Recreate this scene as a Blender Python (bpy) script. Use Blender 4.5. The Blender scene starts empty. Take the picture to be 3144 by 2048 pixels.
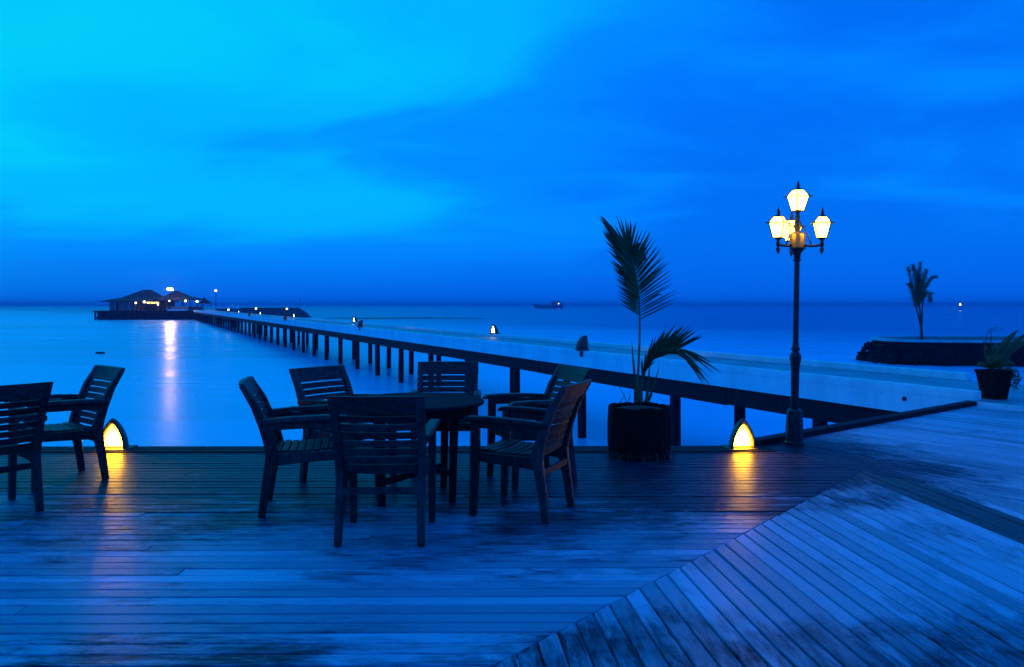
import bpy, bmesh, math, random
from mathutils import Vector, Matrix
random.seed(7)
R = math.radians
scene = bpy.context.scene
col = scene.collection

# ------------------------------------------------------------------ camera
CAM_H = 1.45                      # eye height above the deck (deck top is z = 0, water is z = -2.25)
FPX = 2445.3                      # focal length in photograph pixels (28 mm on 36 mm)
cam_d = bpy.data.cameras.new('camera')
cam_d.lens = 28.0; cam_d.sensor_width = 36.0
cam_d.shift_y = -88.0/3144.0
cam_d.clip_start = 0.05; cam_d.clip_end = 20000
cam = bpy.data.objects.new('camera', cam_d); col.objects.link(cam)
cam.location = (0, 0, CAM_H); cam.rotation_euler = (R(90), 0, 0)
scene.camera = cam

# ------------------------------------------------------------------ world: blue hour sky
world = bpy.data.worlds.new('World'); scene.world = world; world.use_nodes = True
wt = world.node_tree; wt.nodes.clear()
def wn(t, **k):
    n = wt.nodes.new(t)
    for a, b in k.items(): setattr(n, a, b)
    return n
def wl(a, b): wt.links.new(a, b)
def wmath(op, a, b=None, c=None, clamp=False):
    n = wn('ShaderNodeMath', operation=op, use_clamp=clamp)
    for i, v in enumerate((a, b, c)):
        if v is None: continue
        if isinstance(v, (int, float)): n.inputs[i].default_value = v
        else: wl(v, n.inputs[i])
    return n.outputs[0]
def wmap(v, a, b, c, d):
    n = wn('ShaderNodeMapRange', interpolation_type='SMOOTHSTEP')
    wl(v, n.inputs[0])
    for i, x in enumerate((a, b, c, d)): n.inputs[i+1].default_value = x
    return n.outputs[0]
def wmix(f, a, b):
    n = wn('ShaderNodeMix', data_type='RGBA')
    wl(f, n.inputs[0])
    for i, v in ((6, a), (7, b)):
        if isinstance(v, tuple): n.inputs[i].default_value = (*v, 1)
        else: wl(v, n.inputs[i])
    return n.outputs[2]
tc = wn('ShaderNodeTexCoord'); sx = wn('ShaderNodeSeparateXYZ'); wl(tc.outputs['Generated'], sx.inputs[0])
X_, Y_, Z_ = sx.outputs
zz = wmath('MAXIMUM', Z_, 0.0)
den = wmath('ADD', zz, 0.16)
cx = wmath('DIVIDE', X_, den); cy = wmath('DIVIDE', Y_, den)
cmb = wn('ShaderNodeCombineXYZ'); wl(cx, cmb.inputs[0]); wl(cy, cmb.inputs[1])
rot = wn('ShaderNodeMapping'); rot.inputs['Rotation'].default_value = (0, 0, R(15)); rot.inputs['Scale'].default_value = (.62, 1.0, 1.0); rot.inputs['Location'].default_value = (-1.237, -10.137, 0)
wl(cmb.outputs[0], rot.inputs[0])
n1 = wn('ShaderNodeTexNoise'); n1.inputs['Scale'].default_value = 0.42; n1.inputs['Detail'].default_value = 2.2; n1.inputs['Roughness'].default_value = 0.42; n1.inputs['Distortion'].default_value = 0.7
wl(rot.outputs[0], n1.inputs['Vector'])
n2 = wn('ShaderNodeTexNoise'); n2.inputs['Scale'].default_value = 1.5; n2.inputs['Detail'].default_value = 5.0; n2.inputs['Roughness'].default_value = 0.5; n2.inputs['Distortion'].default_value = 0.5
wl(rot.outputs[0], n2.inputs['Vector'])
cloud = wmath('ADD', wmath('MULTIPLY', n1.outputs[0], 0.48), wmath('MULTIPLY', n2.outputs[0], 0.52))
cl = wmap(cloud, 0.34, 0.66, 0.0, 1.0)
# afterglow: broad lobe round the set sun, low to the left
g = Vector((-0.62, 0.70, 0.46)).normalized()
dp = wn('ShaderNodeVectorMath', operation='DOT_PRODUCT'); wl(tc.outputs['Generated'], dp.inputs[0]); dp.inputs[1].default_value = g
lobe = wmap(dp.outputs['Value'], 0.50, 0.97, 0.0, 1.0)
t0 = wmath('ADD', wmath('MULTIPLY', lobe, 0.66), wmath('MULTIPLY', cl, 0.47))
t1 = wmath('SUBTRACT', t0, 0.13, clamp=True)
elev = wmap(Z_, -0.10, 0.20, 0.0, 1.0)
tt = wmath('MULTIPLY', t1, elev)
ramp = wn('ShaderNodeValToRGB'); wl(tt, ramp.inputs[0])
cr = ramp.color_ramp; cr.interpolation = 'EASE'
cr.elements[0].position = 0.0; cr.elements[0].color = (0.0004, 0.155, 0.92, 1)
cr.elements[1].position = 1.0; cr.elements[1].color = (0.0004, 0.62, 0.92, 1)
e = cr.elements.new(0.35); e.color = (0.0004, 0.25, 1.08, 1)
e = cr.elements.new(0.7); e.color = (0.0004, 0.46, 0.99, 1)
hz = wmap(Z_, -0.01, 0.10, 0.0, 1.0)
zen = wmap(Z_, 0.45, 0.95, 0.0, 0.6)           # the sky deepens overhead
skyc = wmix(hz, (0.0004, 0.135, 0.90), wmix(zen, ramp.outputs[0], (0.0004, 0.22, 1.10)))
SUN_EL, SUN_AZ = R(1.0), R(-42)
nish = wn('ShaderNodeTexSky', sky_type='NISHITA'); nish.sun_disc = False
nish.sun_elevation = SUN_EL; nish.sun_rotation = SUN_AZ
tint = wn('ShaderNodeMix', data_type='RGBA', blend_type='MULTIPLY'); tint.inputs[0].default_value = 1.0
wl(nish.outputs[0], tint.inputs[6]); tint.inputs[7].default_value = (0.001, 0.25, 1.0, 1)
bg1 = wn('ShaderNodeBackground'); wl(skyc, bg1.inputs[0]); bg1.inputs[1].default_value = 0.97
bg2 = wn('ShaderNodeBackground'); wl(tint.outputs[2], bg2.inputs[0]); bg2.inputs[1].default_value = 0.05
ad = wn('ShaderNodeAddShader'); wl(bg1.outputs[0], ad.inputs[0]); wl(bg2.outputs[0], ad.inputs[1])
wo = wn('ShaderNodeOutputWorld'); wl(ad.outputs[0], wo.inputs[0])

# the sun is below the cloud bank: only a trace of it is left
sd = bpy.data.lights.new('sun', 'SUN'); sd.energy = 0.05; sd.angle = R(25); sd.color = (0.05, 0.5, 1.0)
so = bpy.data.objects.new('sun', sd); col.objects.link(so)
so.rotation_euler = Vector((0.62, -0.70, -0.36)).to_track_quat('-Z', 'Y').to_euler()

vs = scene.view_settings
vs.view_transform = 'Standard'; vs.look = 'None'; vs.exposure = 0.0; vs.gamma = 1.0; vs.use_curve_mapping = False
scene.render.engine = 'CYCLES'
scene.cycles.use_denoising = True
scene.cycles.max_bounces = 6; scene.cycles.diffuse_bounces = 3; scene.cycles.glossy_bounces = 3
scene.cycles.transparent_max_bounces = 6; scene.cycles.volume_bounces = 0
scene.cycles.caustics_reflective = False; scene.cycles.caustics_refractive = False
scene.cycles.sample_clamp_indirect = 4.0

# ------------------------------------------------------------------ helpers
def ground(xs, ys, h=0.0):
    """photograph pixel -> point on the horizontal plane z = h"""
    y = (CAM_H - h)*FPX/(ys - 936.0)
    return Vector(((xs - 1572.0)*y/FPX, y, h))
def at(xs, ys, y):
    return Vector(((xs - 1572.0)*y/FPX, y, CAM_H - (ys - 936.0)*y/FPX))

class MB:
    def __init__(self): self.v = []; self.f = []; self.uv = None
    def add(self, vs_, fs):
        o = len(self.v); self.v += [tuple(p) for p in vs_]; self.f += [tuple(i+o for i in f) for f in fs]
        return self
    def box(self, c, s, rz=0.0):
        m = Matrix.Rotation(rz, 3, 'Z'); c = Vector(c)
        vs_ = [c + m @ Vector((sx_*s[0]/2, sy*s[1]/2, sz*s[2]/2)) for sx_ in (-1, 1) for sy in (-1, 1) for sz in (-1, 1)]
        return self.add(vs_, [(0,1,3,2),(4,6,7,5),(0,4,5,1),(2,3,7,6),(0,2,6,4),(1,5,7,3)])
    def sweep(self, pts, secs, side=Vector((1,0,0)), cap=True):
        """rectangular (w,h) section swept along pts; w along 'side'"""
        pts = [Vector(p) for p in pts]; n = len(pts); rings = []
        for i, p in enumerate(pts):
            d = (pts[min(i+1, n-1)] - pts[max(i-1, 0)]).normalized()
            s = (side - d*side.dot(d)).normalized(); u = d.cross(s)
            w, h = secs[i] if isinstance(secs[0], (tuple, list)) else secs
            rings.append([p - s*w/2 - u*h/2, p + s*w/2 - u*h/2, p + s*w/2 + u*h/2, p - s*w/2 + u*h/2])
        vs_ = [q for r_ in rings for q in r_]; fs = []
        for i in range(n-1):
            for k in range(4):
                a, b = i*4+k, i*4+(k+1) % 4
                fs.append((a, b, b+4, a+4))
        if cap: fs += [(3,2,1,0), tuple((n-1)*4+k for k in range(4))]
        return self.add(vs_, fs)
    def tube(self, pts, rad, seg=8, cap=True):
        pts = [Vector(p) for p in pts]; n = len(pts); vs_ = []; fs = []
        ref = Vector((0.13, 0.31, 0.94))
        for i, p in enumerate(pts):
            d = (pts[min(i+1, n-1)] - pts[max(i-1, 0)]).normalized()
            r_ = ref if abs(d.dot(ref)) < .93 else Vector((1, 0, 0))
            s = (r_ - d*r_.dot(d)).normalized(); u = d.cross(s)
            rr = rad[i] if isinstance(rad, (list, tuple)) else rad
            for k in range(seg):
                a = 2*math.pi*k/seg
                vs_.append(p + s*math.cos(a)*rr + u*math.sin(a)*rr)
        for i in range(n-1):
            for k in range(seg):
                a, b = i*seg+k, i*seg+(k+1) % seg
                fs.append((a, b, b+seg, a+seg))
        if cap: fs += [tuple(reversed(range(seg))), tuple((n-1)*seg+k for k in range(seg))]
        return self.add(vs_, fs)
    def lathe(self, prof, seg=16, c=(0,0,0), rot=0.0):
        vs_ = []; fs = []; n = len(prof); c = Vector(c)
        for r_, z in prof:
            for k in range(seg):
                a = 2*math.pi*k/seg + rot
                vs_.append(c + Vector((r_*math.cos(a), r_*math.sin(a), z)))
        for i in range(n-1):
            for k in range(seg):
                a, b = i*seg+k, i*seg+(k+1) % seg
                fs.append((a, b, b+seg, a+seg))
        fs += [tuple(reversed(range(seg))), tuple((n-1)*seg+k for k in range(seg))]
        return self.add(vs_, fs)
    def prism(self, poly, z0, z1):
        n = len(poly)
        vs_ = [(p[0], p[1], z0) for p in poly] + [(p[0], p[1], z1) for p in poly]
        fs = [tuple(reversed(range(n))), tuple(range(n, 2*n))] + [(i, (i+1) % n, n+(i+1) % n, n+i) for i in range(n)]
        return self.add(vs_, fs)
    def build(self, name, mat, parent=None, smooth=False, bevel=0.0, loc=None):
        me = bpy.data.meshes.new(name); me.from_pydata(self.v, [], self.f); me.validate(); me.update()
        bm = bmesh.new(); bm.from_mesh(me); bmesh.ops.recalc_face_normals(bm, faces=bm.faces); bm.to_mesh(me); bm.free()
        me.materials.append(mat)
        if smooth:
            for p in me.polygons: p.use_smooth = True
        o = bpy.data.objects.new(name, me); col.objects.link(o)
        if parent: o.parent = parent
        if loc: o.location = loc
        if bevel:
            m = o.modifiers.new('bevel', 'BEVEL'); m.width = bevel; m.segments = 2; m.limit_method = 'ANGLE'; m.angle_limit = R(40)
        return o

def empty(name, loc=(0,0,0), rz=0.0, rx=0.0, ry=0.0, s=1.0):
    o = bpy.data.objects.new(name, None); col.objects.link(o); o.empty_display_size = 0.2
    o.location = loc; o.rotation_euler = (rx, ry, rz); o.scale = (s, s, s)
    return o
def tag(o, label=None, cat=None, group=None, kind=None):
    if label: o['label'] = label
    if cat: o['category'] = cat
    if group: o['group'] = group
    if kind: o['kind'] = kind
    return o
def copy_tree(o, parent=None):
    c = o.copy(); col.objects.link(c); c.parent = parent
    for ch in list(o.children): copy_tree(ch, c)
    return c

# ------------------------------------------------------------------ materials
def new_mat(name):
    m = bpy.data.materials.new(name); m.use_nodes = True
    nt = m.node_tree; b = nt.nodes['Principled BSDF']
    return m, nt, b
def lk(nt, a, b): nt.links.new(a, b)
def noise(nt, vec, scale, detail=3, rough=.5, dist=0):
    n = nt.nodes.new('ShaderNodeTexNoise'); n.inputs['Scale'].default_value = scale; n.inputs['Detail'].default_value = detail
    n.inputs['Roughness'].default_value = rough; n.inputs['Distortion'].default_value = dist
    if vec is not None: lk(nt, vec, n.inputs['Vector'])
    return n.outputs[0]
def mapping(nt, vec, scale=(1,1,1), rz=0, loc=(0,0,0)):
    n = nt.nodes.new('ShaderNodeMapping'); n.inputs['Scale'].default_value = scale; n.inputs['Rotation'].default_value = (0,0,rz); n.inputs['Location'].default_value = loc
    lk(nt, vec, n.inputs[0]); return n.outputs[0]
def maprange(nt, v, a, b, c=0.0, d=1.0, smooth=True):
    n = nt.nodes.new('ShaderNodeMapRange'); n.interpolation_type = 'SMOOTHSTEP' if smooth else 'LINEAR'
    lk(nt, v, n.inputs[0])
    for i, x in enumerate((a, b, c, d)): n.inputs[i+1].default_value = x
    return n.outputs[0]
def mixc(nt, f, a, b, blend='MIX'):
    n = nt.nodes.new('ShaderNodeMix'); n.data_type = 'RGBA'; n.blend_type = blend
    if isinstance(f, (int, float)): n.inputs[0].default_value = f
    else: lk(nt, f, n.inputs[0])
    for i, v in ((6, a), (7, b)):
        if isinstance(v, tuple): n.inputs[i].default_value = (*v, 1)
        else: lk(nt, v, n.inputs[i])
    return n.outputs[2]
def fmath(nt, op, a, b=0.0, clamp=False):
    n = nt.nodes.new('ShaderNodeMath'); n.operation = op; n.use_clamp = clamp
    for i, v in enumerate((a, b)):
        if isinstance(v, (int, float)): n.inputs[i].default_value = v
        else: lk(nt, v, n.inputs[i])
    return n.outputs[0]
def bump(nt, b, h, strength=.3, dist=.01):
    n = nt.nodes.new('ShaderNodeBump'); n.inputs['Strength'].default_value = strength; n.inputs['Distance'].default_value = dist
    lk(nt, h, n.inputs['Height']); lk(nt, n.outputs[0], b.inputs['Normal'])
def coords(nt, what='Object'):
    return nt.nodes.new('ShaderNodeTexCoord').outputs[what]

def simple(name, c, rough=.5, var=.25, scale=6.0, bumps=.0, metal=0.0, stretch=(1,1,1), spec=.5):
    m, nt, b = new_mat(name)
    v = mapping(nt, coords(nt), stretch)
    n = noise(nt, v, scale, 4, .6)
    lo = tuple(x*(1-var) for x in c); hi = tuple(min(1, x*(1+var)) for x in c)
    lk(nt, mixc(nt, maprange(nt, n, .3, .7), lo, hi), b.inputs['Base Color'])
    lk(nt, maprange(nt, n, .25, .75, max(.05, rough-.1), min(1, rough+.12), False), b.inputs['Roughness'])
    b.inputs['Metallic'].default_value = metal; b.inputs['Specular IOR Level'].default_value = spec
    if spec < .4: b.inputs['Specular Tint'].default_value = (1, .7, 1, 1)
    if bumps: bump(nt, b, n, bumps, .02)
    return m
def emit(name, c, strength):
    m, nt, b = new_mat(name)
    b.inputs['Base Color'].default_value = (.8, .8, .75, 1)
    b.inputs['Emission Color'].default_value = (*c, 1)
    b.inputs['Emission Strength'].default_value = strength
    return m

def deck_mat(name, pale, dark, mask_fn, flecks=.6):
    """weathered deck boards: pale worn finish over dark bare timber; UV = metres along / across a board"""
    m, nt, b = new_mat(name)
    uv = nt.nodes.new('ShaderNodeUVMap').outputs[0]
    ob = coords(nt)
    sep = nt.nodes.new('ShaderNodeSeparateXYZ'); lk(nt, ob, sep.inputs[0])
    rnd = nt.nodes.new('ShaderNodeObjectInfo').outputs['Random']
    grain = noise(nt, mapping(nt, uv, (2.2, 60, 1)), 1.0, 5, .65, .4)
    flake = noise(nt, mapping(nt, uv, (3.2, 17, 1)), 1.0, 6, .74, .9)
    shift = nt.nodes.new('ShaderNodeVectorMath'); shift.operation = 'MULTIPLY_ADD'
    lk(nt, rnd, shift.inputs[0]); shift.inputs[1].default_value = (.55, .40, 0); lk(nt, ob, shift.inputs[2])
    patch = noise(nt, mapping(nt, shift.outputs[0], (1.0, 1.5, 1)), 1.0, 5, .62, .6)
    fine = noise(nt, mapping(nt, uv, (9, 45, 1)), 1.0, 4, .7)
    fleck = noise(nt, mapping(nt, uv, (5, 34, 1), loc=(3, 7, 1)), 1.0, 5, .75, .6)
    mask = mask_fn(nt, sep, patch, flake, rnd)
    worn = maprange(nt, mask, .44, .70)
    tone = fmath(nt, 'ADD', fmath(nt, 'MULTIPLY', grain, .5), fmath(nt, 'MULTIPLY', rnd, .55))
    pa = mixc(nt, maprange(nt, tone, .2, .85), tuple(x*.58 for x in pale), tuple(min(1, x*1.15) for x in pale))
    pa = mixc(nt, maprange(nt, fine, .64, .76, 0, .6), pa, tuple(x*2.2 for x in dark))
    scr = noise(nt, mapping(nt, uv, (4.5, 70, 1), loc=(11, 5, 0)), 1.0, 3, .8, 1.2)
    pa = mixc(nt, maprange(nt, scr, .68, .72, 0, .85), pa, tuple(x*2 for x in dark))
    da = mixc(nt, maprange(nt, grain, .3, .7), tuple(x*.6 for x in dark), tuple(x*1.6 for x in dark))
    da = mixc(nt, maprange(nt, fleck, .52, .70, 0, flecks), da, tuple(x*.42 for x in pale))
    lk(nt, mixc(nt, worn, pa, da), b.inputs['Base Color'])
    lk(nt, maprange(nt, fmath(nt, 'ADD', grain, fmath(nt, 'MULTIPLY', flake, .4)), .4, 1.0, .30, .58, False), b.inputs['Roughness'])
    lk(nt, maprange(nt, worn, 0, 1, .18, .10), b.inputs['Specular IOR Level'])
    b.inputs['Specular Tint'].default_value = (.9, .65, 1, 1)
    bump(nt, b, fmath(nt, 'ADD', grain, fmath(nt, 'MULTIPLY', worn, -.5)), .5, .004)
    return m
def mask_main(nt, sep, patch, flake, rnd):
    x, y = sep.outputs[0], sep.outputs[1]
    far = maprange(nt, y, 3.9, 6.6, -.10, .22, False)                       # dark tone takes over with distance, fullest from the tables back
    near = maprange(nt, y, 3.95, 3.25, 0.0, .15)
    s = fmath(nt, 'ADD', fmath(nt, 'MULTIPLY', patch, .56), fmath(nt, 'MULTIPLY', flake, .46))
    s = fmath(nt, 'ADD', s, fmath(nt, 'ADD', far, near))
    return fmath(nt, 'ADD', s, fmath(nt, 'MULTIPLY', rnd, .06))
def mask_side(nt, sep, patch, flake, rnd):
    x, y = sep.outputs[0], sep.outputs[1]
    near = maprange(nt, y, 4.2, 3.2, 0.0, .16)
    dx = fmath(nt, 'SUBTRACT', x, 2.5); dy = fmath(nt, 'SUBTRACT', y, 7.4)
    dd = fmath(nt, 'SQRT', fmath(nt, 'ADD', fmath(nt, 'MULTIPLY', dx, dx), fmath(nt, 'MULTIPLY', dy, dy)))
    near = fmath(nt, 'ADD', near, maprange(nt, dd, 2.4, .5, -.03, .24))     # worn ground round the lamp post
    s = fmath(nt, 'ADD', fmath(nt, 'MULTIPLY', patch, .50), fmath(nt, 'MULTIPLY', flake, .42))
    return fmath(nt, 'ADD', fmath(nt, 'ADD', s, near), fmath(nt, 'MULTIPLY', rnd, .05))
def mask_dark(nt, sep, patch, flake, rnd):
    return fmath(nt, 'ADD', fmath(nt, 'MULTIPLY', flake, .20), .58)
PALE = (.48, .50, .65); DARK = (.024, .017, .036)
M = {}
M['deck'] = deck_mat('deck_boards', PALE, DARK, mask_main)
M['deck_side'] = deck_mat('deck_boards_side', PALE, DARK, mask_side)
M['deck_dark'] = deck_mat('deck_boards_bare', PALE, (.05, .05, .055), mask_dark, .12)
M['dark_timber'] = simple('dark_timber', (.017, .013, .016), .75, .4, 9, .4, 0, (1, 1, .3), spec=.2)
M['chair'] = simple('chair_wood', (.055, .037, .036), .5, .45, 14, .2, 0, (1, 3, 1), spec=.2)
m = M['chair']; nt = m.node_tree; b = nt.nodes['Principled BSDF']           # every slat a slightly different tone
src = b.inputs['Base Color'].links[0].from_socket
lk(nt, mixc(nt, nt.nodes.new('ShaderNodeObjectInfo').outputs['Random'], mixc(nt, 1.0, src, (.60, .58, .55), 'MULTIPLY'), mixc(nt, 1.0, src, (1.5, 1.45, 1.4), 'MULTIPLY')), b.inputs['Base Color'])
M['table'] = simple('table_wood', (.026, .015, .020), .75, .35, 10, .1, 0, (1, 4, 1), spec=.05)
m, nt, b = new_mat('painted_concrete'); M['concrete'] = m
ob = coords(nt)
st_ = noise(nt, mapping(nt, ob, (1.3, 1.3, .35)), 1.0, 6, .68, .4); sp_ = noise(nt, ob, 9.0, 4, .7)
cc = mixc(nt, maprange(nt, st_, .38, .68), (.88, .90, .92), (.70, .73, .77))
cc = mixc(nt, maprange(nt, sp_, .66, .74, 0, .8), cc, (.22, .20, .19))
lk(nt, cc, b.inputs['Base Color']); b.inputs['Roughness'].default_value = .6; bump(nt, b, fmath(nt, 'ADD', sp_, st_), .25, .01)
M['walk'] = simple('walkway_concrete', (.30, .33, .38), .5, .3, 1.0, .2)
M['iron'] = simple('cast_iron', (.022, .024, .03), .4, .3, 12, .05, .3)
M['brass'] = simple('bronze_hub', (.42, .26, .06), .38, .3, 10, .05, .6)
M['hood'] = simple('lantern_hood', (.06, .045, .035), .5, .4, 10, .1)
M['stone'] = simple('black_stone', (.010, .010, .011), .9, .5, 3.2, 1.0, spec=.15)
M['rim'] = simple('pale_rim', (.5, .54, .58), .7, .2, 2.0, .2)
M['soil'] = simple('soil', (.03, .022, .016), .95, .5, 20, .8)
M['pot'] = simple('dark_fibre_pot', (.012, .009, .008), .9, .5, 18, .8, 0, (4, 4, .5), spec=.15)
M['leaf'] = simple('palm_leaf', (.030, .085, .018), .45, .45, 5, .1)
M['rachis'] = simple('palm_rachis', (.10, .13, .05), .5, .3, 8, .1)
M['broadleaf'] = simple('broad_leaf', (.05, .085, .012), .45, .5, 6, .1)
M['dry'] = simple('dry_twig', (.12, .10, .07), .8, .3, 10)
M['trunk'] = simple('palm_trunk', (.08, .07, .06), .8, .4, 10, .6)
M['roof'] = simple('thatch_roof', (.03, .026, .03), .85, .4, 1.2, .5)
M['wall'] = simple('pavilion_wall', (.20, .22, .25), .7, .2, .8, .2)
M['white'] = simple('white_paint', (.85, .88, .9), .5, .08, 3)
M['hull'] = simple('ship_hull', (.10, .12, .16), .5, .3, .3)
M['rock'] = simple('breakwater_rock', (.05, .052, .06), .9, .4, .8, 1.0)
M['sand'] = simple('wet_sand', (.06, .065, .07), .7, .3, .1, .3)
M['glow_deck'] = emit('glow_deck_lantern', (1.0, .45, .010), 75)
m = M['glow_deck']; nt = m.node_tree; b = nt.nodes['Principled BSDF']
vd = nt.nodes.new('ShaderNodeVectorMath'); vd.operation = 'DISTANCE'; lk(nt, coords(nt), vd.inputs[0]); vd.inputs[1].default_value = (0, -.02, .10)
lk(nt, maprange(nt, vd.outputs['Value'], .02, .15, 90, 12), b.inputs['Emission Strength'])      # the bulb shows through the frosted face
M['glow_pier'] = emit('glow_pier_lantern', (1.0, .82, .60), 12)
M['glow_lamp'] = emit('glow_lamp_pane', (1.0, .58, .05), 11)
M['glow_globe'] = emit('glow_globe', (1.0, .85, .62), 8)
M['glow_flood'] = emit('glow_floodlight', (1.0, .60, .42), 800)
M['glow_room'] = emit('glow_room_lamp', (1.0, .62, .12), 5)

# water
m, nt, b = new_mat('lagoon_water'); M['water'] = m
ob = coords(nt)
big = noise(nt, mapping(nt, ob, (.010, .035, 1)), 1.0, 3, .5, .6)
mid = noise(nt, mapping(nt, ob, (.05, .22, 1)), 1.0, 3, .5, .5)
sepw = nt.nodes.new('ShaderNodeSeparateXYZ'); lk(nt, ob, sepw.inputs[0])
shoal = maprange(nt, fmath(nt, 'ADD', fmath(nt, 'MULTIPLY', big, .7), fmath(nt, 'MULTIPLY', mid, .3)), .36, .62)
dep = fmath(nt, 'ADD', fmath(nt, 'ADD', sepw.outputs[1], fmath(nt, 'MULTIPLY', sepw.outputs[0], 1.2)), fmath(nt, 'MULTIPLY', fmath(nt, 'SUBTRACT', big, .5), 120))
deep = maprange(nt, dep, 85, 170)                    # the lagoon floor drops away to deep water
lag = mixc(nt, shoal, (.004, .36, .64), (.010, .60, .95))
lk(nt, mixc(nt, deep, lag, (.003, .06, .34)), b.inputs['Base Color'])
lk(nt, maprange(nt, mid, .3, .7, .24, .32, False), b.inputs['Roughness'])
b.inputs['IOR'].default_value = 1.33
b.inputs['Specular IOR Level'].default_value = .5
bump(nt, b, noise(nt, mapping(nt, ob, (.35, 1.3, 1)), 1.0, 3, .5), .10, .05)

# ------------------------------------------------------------------ setting: sky is the world; sea
WATER = -2.25
HAZE = 0.0006
wm = MB(); wm.add([(-9000, -400, WATER), (9000, -400, WATER), (9000, 9000, WATER), (-9000, 9000, WATER)], [(0,1,2,3)])
tag(wm.build('water', M['water']), 'smooth blue lagoon and open sea out to the horizon', kind='structure')

# ------------------------------------------------------------------ deck of mitred boards
def clip(poly, n, d):
    out = []
    for i in range(len(poly)):
        a, b_ = poly[i], poly[(i+1) % len(poly)]
        da, db = a.dot(n)-d, b_.dot(n)-d
        if da <= 0: out.append(a)
        if da*db < 0: out.append(a + (b_-a)*(da/(da-db)))
    return out
deck = empty('deck', (0, 0, 0)); tag(deck, 'weathered timber terrace of mitred boards above the lagoon', kind='structure')
PITCH = .1078
def boards(poly, ang, pitch, mat_of, origin, splits=0.0, gap=.0105, seed=1, shrink=.003):
    rng = random.Random(seed)
    d = Vector((math.cos(ang), math.sin(ang))); t = Vector((-d.y, d.x)); o = Vector(origin)
    poly = [Vector(p) for p in poly]
    ts = [(p-o).dot(t) for p in poly]
    k0, k1 = math.floor(min(ts)/pitch)-1, math.ceil(max(ts)/pitch)+1
    for k in range(k0, k1+1):
        lo, hi = k*pitch+gap/2, (k+1)*pitch-gap/2
        q = clip(poly, t, hi+o.dot(t))
        if len(q) >= 3: q = clip(q, -t, -(lo+o.dot(t)))
        if len(q) < 3: continue
        us = [(p-o).dot(d) for p in q]; u0, u1 = min(us), max(us)
        if u1-u0 < .06: continue
        cuts = [u0-1]
        if rng.random() < splits and u1-u0 > 3.5: cuts.append(u0 + (u1-u0)*rng.uniform(.25, .8))
        cuts.append(u1+1)
        for ci in range(len(cuts)-1):
            a0 = cuts[ci] + (.003 if ci else 0); a1 = cuts[ci+1] - (.003 if ci < len(cuts)-2 else 0)
            s = clip(q, d, a1+o.dot(d)); s = clip(s, -d, -(a0+o.dot(d)))
            if len(s) < 3: continue
            c2 = [p for i, p in enumerate(s) if (p-s[i-1]).length > 1e-4]
            if len(c2) < 3: continue
            area = .5*sum(c2[i-1].x*c2[i].y - c2[i].x*c2[i-1].y for i in range(len(c2)))
            if abs(area) < .004: continue
            if area < 0: c2.reverse()
            dz = rng.uniform(-.0022, .0022); e0 = .004
            cen = sum(c2, Vector((0, 0)))/len(c2)
            n = len(c2); vs_ = []
            for p in c2: vs_.append((p.x, p.y, -.028))
            for p in c2: vs_.append((p.x, p.y, dz-e0))
            def inset(p):
                w = (p-o).dot(t); mid_ = (lo+hi)/2
                s_ = max(-1, min(1, (mid_-w)/abs(hi-lo)*2.2))
                return p + t*s_*e0
            for p in c2:
                p2 = inset(p); vs_.append((p2.x, p2.y, dz))
            fs = [tuple(2*n+i for i in range(n))]
            for i in range(n):
                j = (i+1) % n
                fs += [(i, j, n+j, n+i), (n+i, n+j, 2*n+j, 2*n+i)]
            me = bpy.data.meshes.new('board'); me.from_pydata(vs_, [], fs); me.update()
            uvl = me.uv_layers.new(name='UVMap'); off = rng.uniform(0, 60)
            for lp in me.loops:
                p = Vector(me.vertices[lp.vertex_index].co[:2])
                uvl.data[lp.index].uv = ((p-o).dot(d)+off, (p-o).dot(t)+off*.37)
            me.materials.append(mat_of(k))
            ob_ = bpy.data.objects.new('board', me); col.objects.link(ob_); ob_.parent = deck
P0 = Vector((3.056, 6.95)); SEAM = Vector((.641, .767)); C0 = Vector((2.50, 8.16)); J = Vector((6.70, 11.50))
NEAR_Y = 1.2
s0 = P0 - SEAM*((P0.y-NEAR_Y)/SEAM.y)
BC = Vector((math.cos(R(-57)), math.sin(R(-57))))
s1 = P0 + BC*((P0.y-NEAR_Y)/-BC.y)
gs = .004
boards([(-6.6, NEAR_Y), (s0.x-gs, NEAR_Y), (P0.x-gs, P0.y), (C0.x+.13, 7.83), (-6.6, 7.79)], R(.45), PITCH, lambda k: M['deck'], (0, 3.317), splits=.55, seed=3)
bdir = R(-84.8)
# boards of the right hand field start on the seam where the left hand ones end
along = PITCH/math.sin(R(50.1-.45)); pb = along*math.sin(R(95.2-50.1))
tB = Vector((-math.sin(bdir), math.cos(bdir)))
edge_t = (P0-Vector((.015+gs, 3.317))).dot(tB)
kmax = math.floor(edge_t/pb)
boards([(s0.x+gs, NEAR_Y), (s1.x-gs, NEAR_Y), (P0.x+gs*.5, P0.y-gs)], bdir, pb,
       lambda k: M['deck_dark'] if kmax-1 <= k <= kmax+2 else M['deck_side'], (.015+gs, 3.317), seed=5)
PD = Vector((.418, -.908)); PV = Vector((.908, .418))          # pier: along (towards us), across (away from us)
q1 = J + PD*11.0
boards([(P0.x+gs, P0.y), (s1.x+gs, NEAR_Y), (q1.x, NEAR_Y), (q1.x-.01, q1.y), (J.x-.01, J.y-.01), (C0.x+gs, C0.y)], R(-57), PITCH*1.0, lambda k: M['deck_side'], (P0.x+.01, P0.y), seed=9)
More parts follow.
